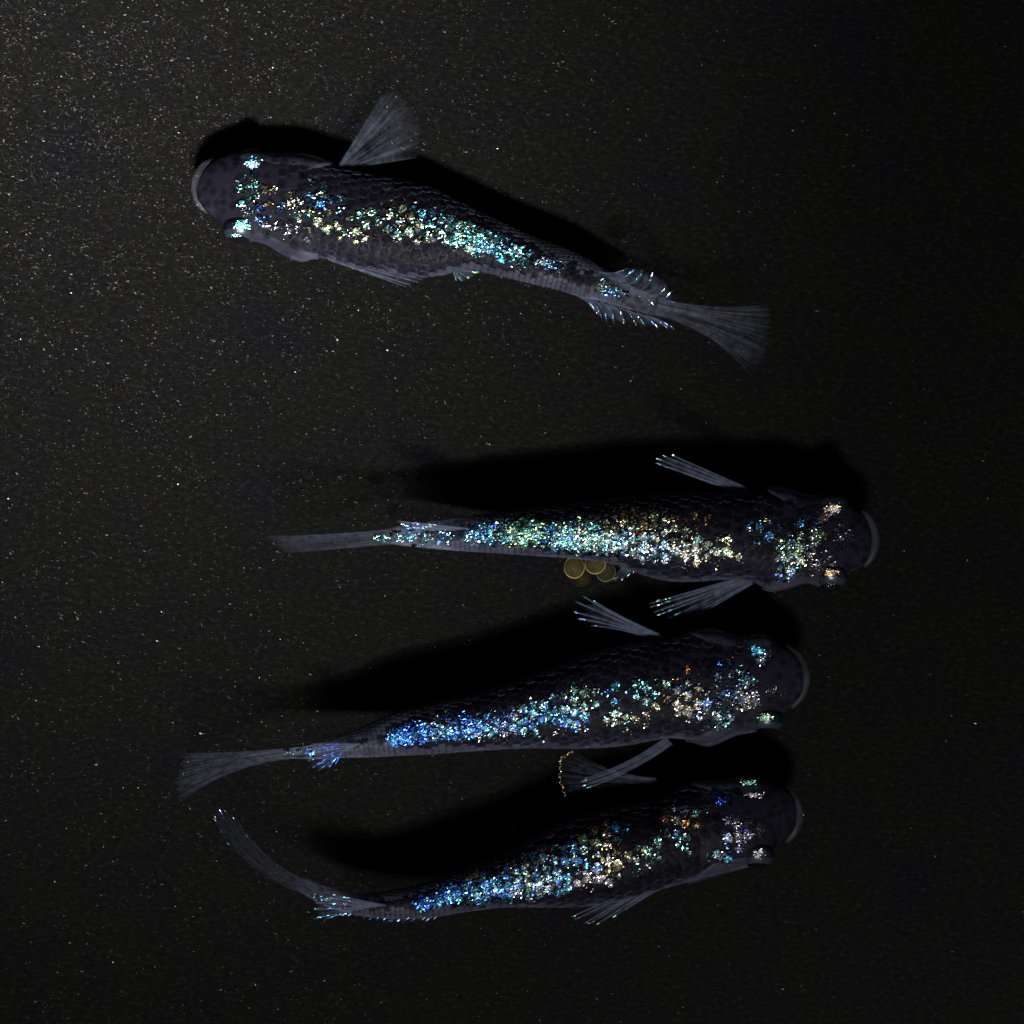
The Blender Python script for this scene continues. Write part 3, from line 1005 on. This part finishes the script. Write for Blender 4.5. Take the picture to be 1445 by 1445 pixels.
FISH3 = dict(
    seed=3, pale=1.3, lift=6, zk=1.0, gill=(0.15, 0.35), scale_from=0.20,
    label='dark fish with cobalt blue rear glitter, between egg-carrying fish and curved-tail fish',
    fleck_label='cobalt blue and cyan glittering flecks along the back',
    sections=[(1130, 936, 1130, 980), (1120, 922, 1117, 996), (1105, 912, 1103, 1008), (1087, 898, 1087, 1029), (1062, 893, 1063, 1033),
              (1036, 896, 1036, 1038), (1005, 888, 1001, 1051), (978, 892, 980, 1045), (940, 902, 944, 1041), (905, 906, 907, 1047),
              (868, 913, 870, 1053), (806, 932, 810, 1056), (744, 955, 752, 1055), (682, 976, 690, 1058), (640, 986, 646, 1061),
              (600, 995, 606, 1064), (554, 1007, 562, 1066), (520, 1022, 526, 1068), (480, 1040, 485, 1069), (440, 1051, 443, 1071),
              (405, 1056, 406, 1070), (385, 1059, 386, 1070)],
    eyes=[(1070, 912, 24, 1), (1081, 1015, 24, -1)],
    lip=[(1111, 911), (1126, 926), (1135, 944), (1137, 963), (1131, 983), (1117, 999)],
    fins=[
        dict(name='pectoral_fin', root=[(938, 899), (930, 906)], tip=[(838, 848), (816, 840), (812, 859), (816, 871), (834, 883)], rays=6,
             jag=0.22, zr=(74, 66), zt=(112, 96), axis=(-1, -0.42), glint=('CbS', 0.94, 5), w=2.4),
        dict(name='pectoral_fin', root=[(940, 1041), (948, 1049)], tip=[(824, 1099), (822, 1105), (828, 1112)], rays=4, jag=0.1,
             zr=(66, 60), zt=(70, 60), axis=(-1, 0.75), glint=('TS', 0.95, 4), w=2.2, seed=8),
        dict(name='dorsal_fin', root=[(508, 1050), (496, 1054), (482, 1059)], tip=[(440, 1050), (431, 1062), (436, 1078), (450, 1087), (474, 1078)],
             rays=8, jag=0.1, zr=(106, 104), zt=(126, 104), glint=('bBbB', 0.35, 16), w=2.0),
        dict(name='anal_fin', root=[(530, 1020), (500, 1034), (460, 1048)], tip=[(490, 1016), (440, 1026), (372, 1043)], rays=8,
             clear=1, zr=(52, 62), zt=(15, 45), jag=0.03, w=1.0),
        dict(name='tail_fin', clear=1, root=[(414, 1056), (414, 1070)], tip=[(258, 1064), (253, 1084), (245, 1104), (253, 1131)], rays=11,
             zr=(92, 74), zt=(125, 40), axis=(-1, 0.08), jag=0.04, w=2.0),
    ],
    flecks=[
        (412, 1057, 10, 3, 22, 2.2, 'WTYC'), (425, 1056, 5, 4, 10, 2.2, 'YW'), (440, 1060, 9, 8, 20, 2.0, 'CbS'),
        (562, 1038, 14, 10, 85, 2.2, 'CbBb'), (585, 1035, 20, 14, 150, 2.2, 'BBbCB'), (620, 1025, 24, 14, 150, 2.2, 'bBTbYC'),
        (655, 1027, 24, 14, 160, 2.3, 'BBbCb'), (685, 1022, 20, 14, 110, 2.2, 'BbTCL'), (720, 1018, 20, 14, 90, 2.2, 'BBbLS'),
        (745, 1012, 22, 22, 170, 2.4, 'CbBTTW'), (790, 1002, 28, 22, 190, 2.4, 'bBCTbW'), (812, 990, 20, 18, 110, 2.5, 'YTCWG'),
        (722, 1006, 5, 5, 12, 2.4, 'YO'), (770, 1030, 60, 5, 22, 1.9, 'PPW'), (700, 1037, 30, 4, 16, 1.9, 'WYP'), (820, 1015, 10, 9, 36, 2.6, 'WCb'),
        (835, 980, 12, 14, 36, 2.3, 'TSW'), (870, 978, 9, 14, 36, 2.2, 'BbTC'), (872, 1008, 26, 16, 50, 2.1, 'YTSW'), (908, 978, 16, 16, 60, 2.4, 'CTWC'),
        (915, 1005, 16, 12, 26, 2.2, 'YS'), (936, 970, 12, 5, 24, 2.3, 'TSG'), (970, 992, 24, 18, 130, 2.4, 'YWYPW'), (962, 972, 14, 12, 44, 2.3, 'YbS'),
        (995, 995, 14, 9, 60, 2.6, 'bCLWB'), (1007, 1018, 6, 5, 26, 2.6, 'CWW'), (966, 953, 4, 5, 10, 2.1, 'O'), (1030, 968, 28, 22, 90, 1.9, 'LSbT'),
        (1052, 980, 16, 18, 80, 2.1, 'bLSWL'), (1055, 990, 16, 8, 60, 2.4, 'WLWY'), (1058, 958, 6, 4, 14, 2.3, 'T'), (1030, 1014, 10, 7, 24, 2.0, 'CSL'),
        (1068, 918, 8, 5, 34, 2.3, 'CCb'), (1075, 930, 10, 4, 34, 2.2, 'CWS'), (1080, 1013, 8, 4, 44, 2.6, 'WTTY'), (1090, 975, 8, 4, 12, 2.0, 'W'),
        (1022, 943, 6, 5, 12, 2.0, 'Bb'), (1000, 975, 60, 40, 40, 1.3, 'SLO'),
    ], slope=-0.20)

FISH4 = dict(
    seed=4, pale=0.85, lift=6, zk=1.0, gill=(0.12, 0.33), scale_from=0.19,
    label='dark fish with sharply curved tail and a gold-edged pectoral fin',
    fleck_label='blue, white and orange glittering flecks along the back',
    sections=[(1121, 1126, 1120, 1170), (1112, 1114, 1107, 1186), (1097, 1105, 1095, 1197), (1074, 1097, 1074, 1220), (1048, 1098, 1050, 1224),
              (1018, 1100, 1018, 1232), (985, 1103, 985, 1241), (958, 1112, 962, 1246), (930, 1128, 935, 1254), (900, 1135, 905, 1263),
              (874, 1138, 880, 1270), (816, 1152, 830, 1278), (758, 1180, 775, 1280), (700, 1210, 712, 1280), (649, 1228, 660, 1286),
              (600, 1245, 608, 1294), (549, 1257, 552, 1296), (503, 1261, 499, 1290), (468, 1253, 458, 1278), (444, 1244, 432, 1264),
              (424, 1234, 412, 1251)],
    eyes=[(1058, 1114, 22, 1), (1068, 1205, 24, -1)],
    lip=[(1107, 1109), (1120, 1125), (1127, 1144), (1126, 1162), (1119, 1178), (1109, 1189)],
    fins=[
        dict(name='pectoral_fin', root=[(926, 1098), (926, 1108)], tip=[(808, 1060), (793, 1070), (790, 1086), (792, 1106), (797, 1126)], rays=9,
             jag=0.02, clear=1, zr=(56, 50), zt=(60, 38), axis=(-1, -0.05), edge='YYOSY', w=1.5),
        dict(name='pectoral_fin', root=[(918, 1243), (930, 1253)], tip=[(806, 1294), (819, 1301), (832, 1304), (851, 1302), (884, 1282)], rays=7,
             jag=0.22, zr=(72, 60), zt=(62, 35), glint=('TS', 0.93, 4), w=2.6, seed=5),
        dict(name='dorsal_fin', root=[(545, 1278), (525, 1280), (505, 1280)], tip=[(470, 1263), (447, 1266), (444, 1284), (449, 1298), (482, 1292)],
             rays=7, zr=(108, 106), zt=(126, 106), glint=('CbSbS', 0.5, 14), w=1.8),
        dict(name='anal_fin', root=[(622, 1288), (575, 1293), (530, 1290), (495, 1284)], tip=[(612, 1298), (565, 1301), (525, 1297), (487, 1290)],
             rays=14, zr=(52, 64), zt=(20, 45), glint=('bLSb', 0.3, 5), jag=0.2),
        dict(name='tail_fin', clear=1, root=[(452, 1250), (442, 1266)], tip=[(334, 1156), (310, 1138), (298, 1146), (316, 1182)], rays=9,
             zr=(94, 76), zt=(120, 30), axis=(-1, -0.30), jag=0.06, w=1.2, faint=1, glint=('bS', 0.93, 2)),
    ],
    flecks=[
        (455, 1268, 14, 5, 24, 1.8, 'CbST'), (480, 1272, 14, 5, 20, 1.7, 'bSL'),
        (600, 1273, 18, 10, 80, 2.2, 'BbTBb'), (635, 1262, 22, 14, 150, 2.2, 'bBCTBb'), (670, 1255, 24, 20, 190, 2.3, 'BbTCBG'),
        (672, 1236, 8, 6, 22, 2.3, 'OY'), (705, 1250, 26, 22, 210, 2.4, 'bBCTWB'), (735, 1240, 26, 26, 170, 2.5, 'CTbWY'), (755, 1255, 30, 10, 110, 2.8, 'WCWYb'),
        (785, 1235, 26, 26, 170, 2.6, 'bCTWBL'), (768, 1213, 14, 10, 50, 2.4, 'CTYb'), (805, 1203, 18, 16, 80, 2.6, 'bBTG'), (828, 1196, 12, 12, 60, 2.8, 'CYTG'),
        (833, 1180, 9, 6, 40, 2.7, 'OYT'), (855, 1174, 8, 6, 26, 2.4, 'OS'), (874, 1174, 8, 7, 32, 2.7, 'CCb'), (850, 1200, 26, 16, 70, 2.3, 'OYSW'),
        (866, 1215, 20, 10, 70, 2.7, 'WYYW'), (845, 1222, 18, 12, 60, 2.6, 'bCLW'), (830, 1240, 18, 8, 40, 2.6, 'WPW'), (860, 1243, 14, 6, 20, 2.4, 'WP'),
        (910, 1210, 16, 16, 50, 2.0, 'STYS'), (925, 1190, 8, 8, 24, 1.9, 'TS'), (765, 1204, 8, 8, 14, 2.0, 'SO'),
        (943, 1158, 6, 10, 26, 2.1, 'ROP'), (958, 1151, 10, 6, 40, 2.4, 'CbYW'), (970, 1163, 12, 8, 34, 2.0, 'OOY'), (982, 1150, 9, 12, 34, 2.0, 'STG'),
        (945, 1178, 6, 8, 24, 2.1, 'TbS'), (966, 1191, 7, 6, 18, 2.1, 'TS'), (1015, 1130, 6, 5, 26, 2.2, 'BbB'), (1005, 1206, 8, 6, 26, 2.4, 'CWS'),
        (1026, 1205, 8, 5, 32, 2.4, 'TCWb'), (1040, 1180, 18, 12, 80, 1.9, 'LBLSW'), (1046, 1183, 10, 8, 50, 2.2, 'WPLP'), (1035, 1162, 18, 8, 40, 1.6, 'LSL'),
        (1056, 1106, 9, 3, 26, 2.1, 'TS'), (1063, 1121, 10, 3, 22, 1.9, 'PS'), (1071, 1204, 7, 5, 26, 1.9, 'SSW'), (1062, 1170, 16, 14, 30, 1.4, 'LYS'),
    ], slope=-0.22)

for spec in (FISH1, FISH2, FISH3, FISH4):
    make_fish(spec)


# ------------------------------------------------------------------ eggs under the second fish
def ball(name, c, r, mat, parent=None, origin=None, seed=0):
    v, f = [], []
    K, Rr = 24, 14
    rnd = random.Random(seed)
    ph = [rnd.uniform(0, 6) for _ in range(3)]
    for i in range(Rr + 1):
        th = math.pi * i / Rr
        for j in range(K):
            a = 2 * math.pi * j / K
            k = 1 + 0.02 * math.sin(2 * a + ph[0]) * math.sin(th) + 0.015 * math.sin(3 * th + ph[1])
            v.append(c + Vector((math.sin(th) * math.cos(a), math.sin(th) * math.sin(a), math.cos(th))) * r * k)
    for i in range(Rr):
        for j in range(K):
            f.append((i * K + j, i * K + (j + 1) % K, (i + 1) * K + (j + 1) % K, (i + 1) * K + j))
    return mesh_obj(name, v, f, mat, parent, origin)


EGGS = [
    (810.5, 801, 30, 15.2, 'amber egg at the tail end of the clutch under the straight fish'),
    (840, 795.5, 34, 15.2, 'amber egg in the middle of the clutch, tucked highest against the belly'),
    (855, 807, 27, 14.4, 'greyish clear egg beside the pelvic fin, behind the amber ones'),
    (820, 813, 15.2, 14.6, 'dim egg lowest in the clutch, half hidden beneath the amber ones'),
]
for i, (ex, ey, ez, er, lab) in enumerate(EGGS):
    c = W(ex, ey, ez)
    e = bpy.data.objects.new('fish_egg', None)
    e.empty_display_size = 0.0006
    e.location = c - Vector((0, 0, er * S))
    C.objects.link(e)
    e['label'] = lab
    e['category'] = 'egg'
    e['group'] = 'eggs under the belly of the straight fish'
    ball('shell', c, er * S, (M_EGG, M_EGG, M_EGG_GREY, M_EGG_DIM)[i], e, Vector(e.location), i)
    ball('yolk', c + Vector((0.8 * S, -1.0 * S, -1.5 * S)), er * 0.72 * S, M_YOLK, e, Vector(e.location), i + 9)
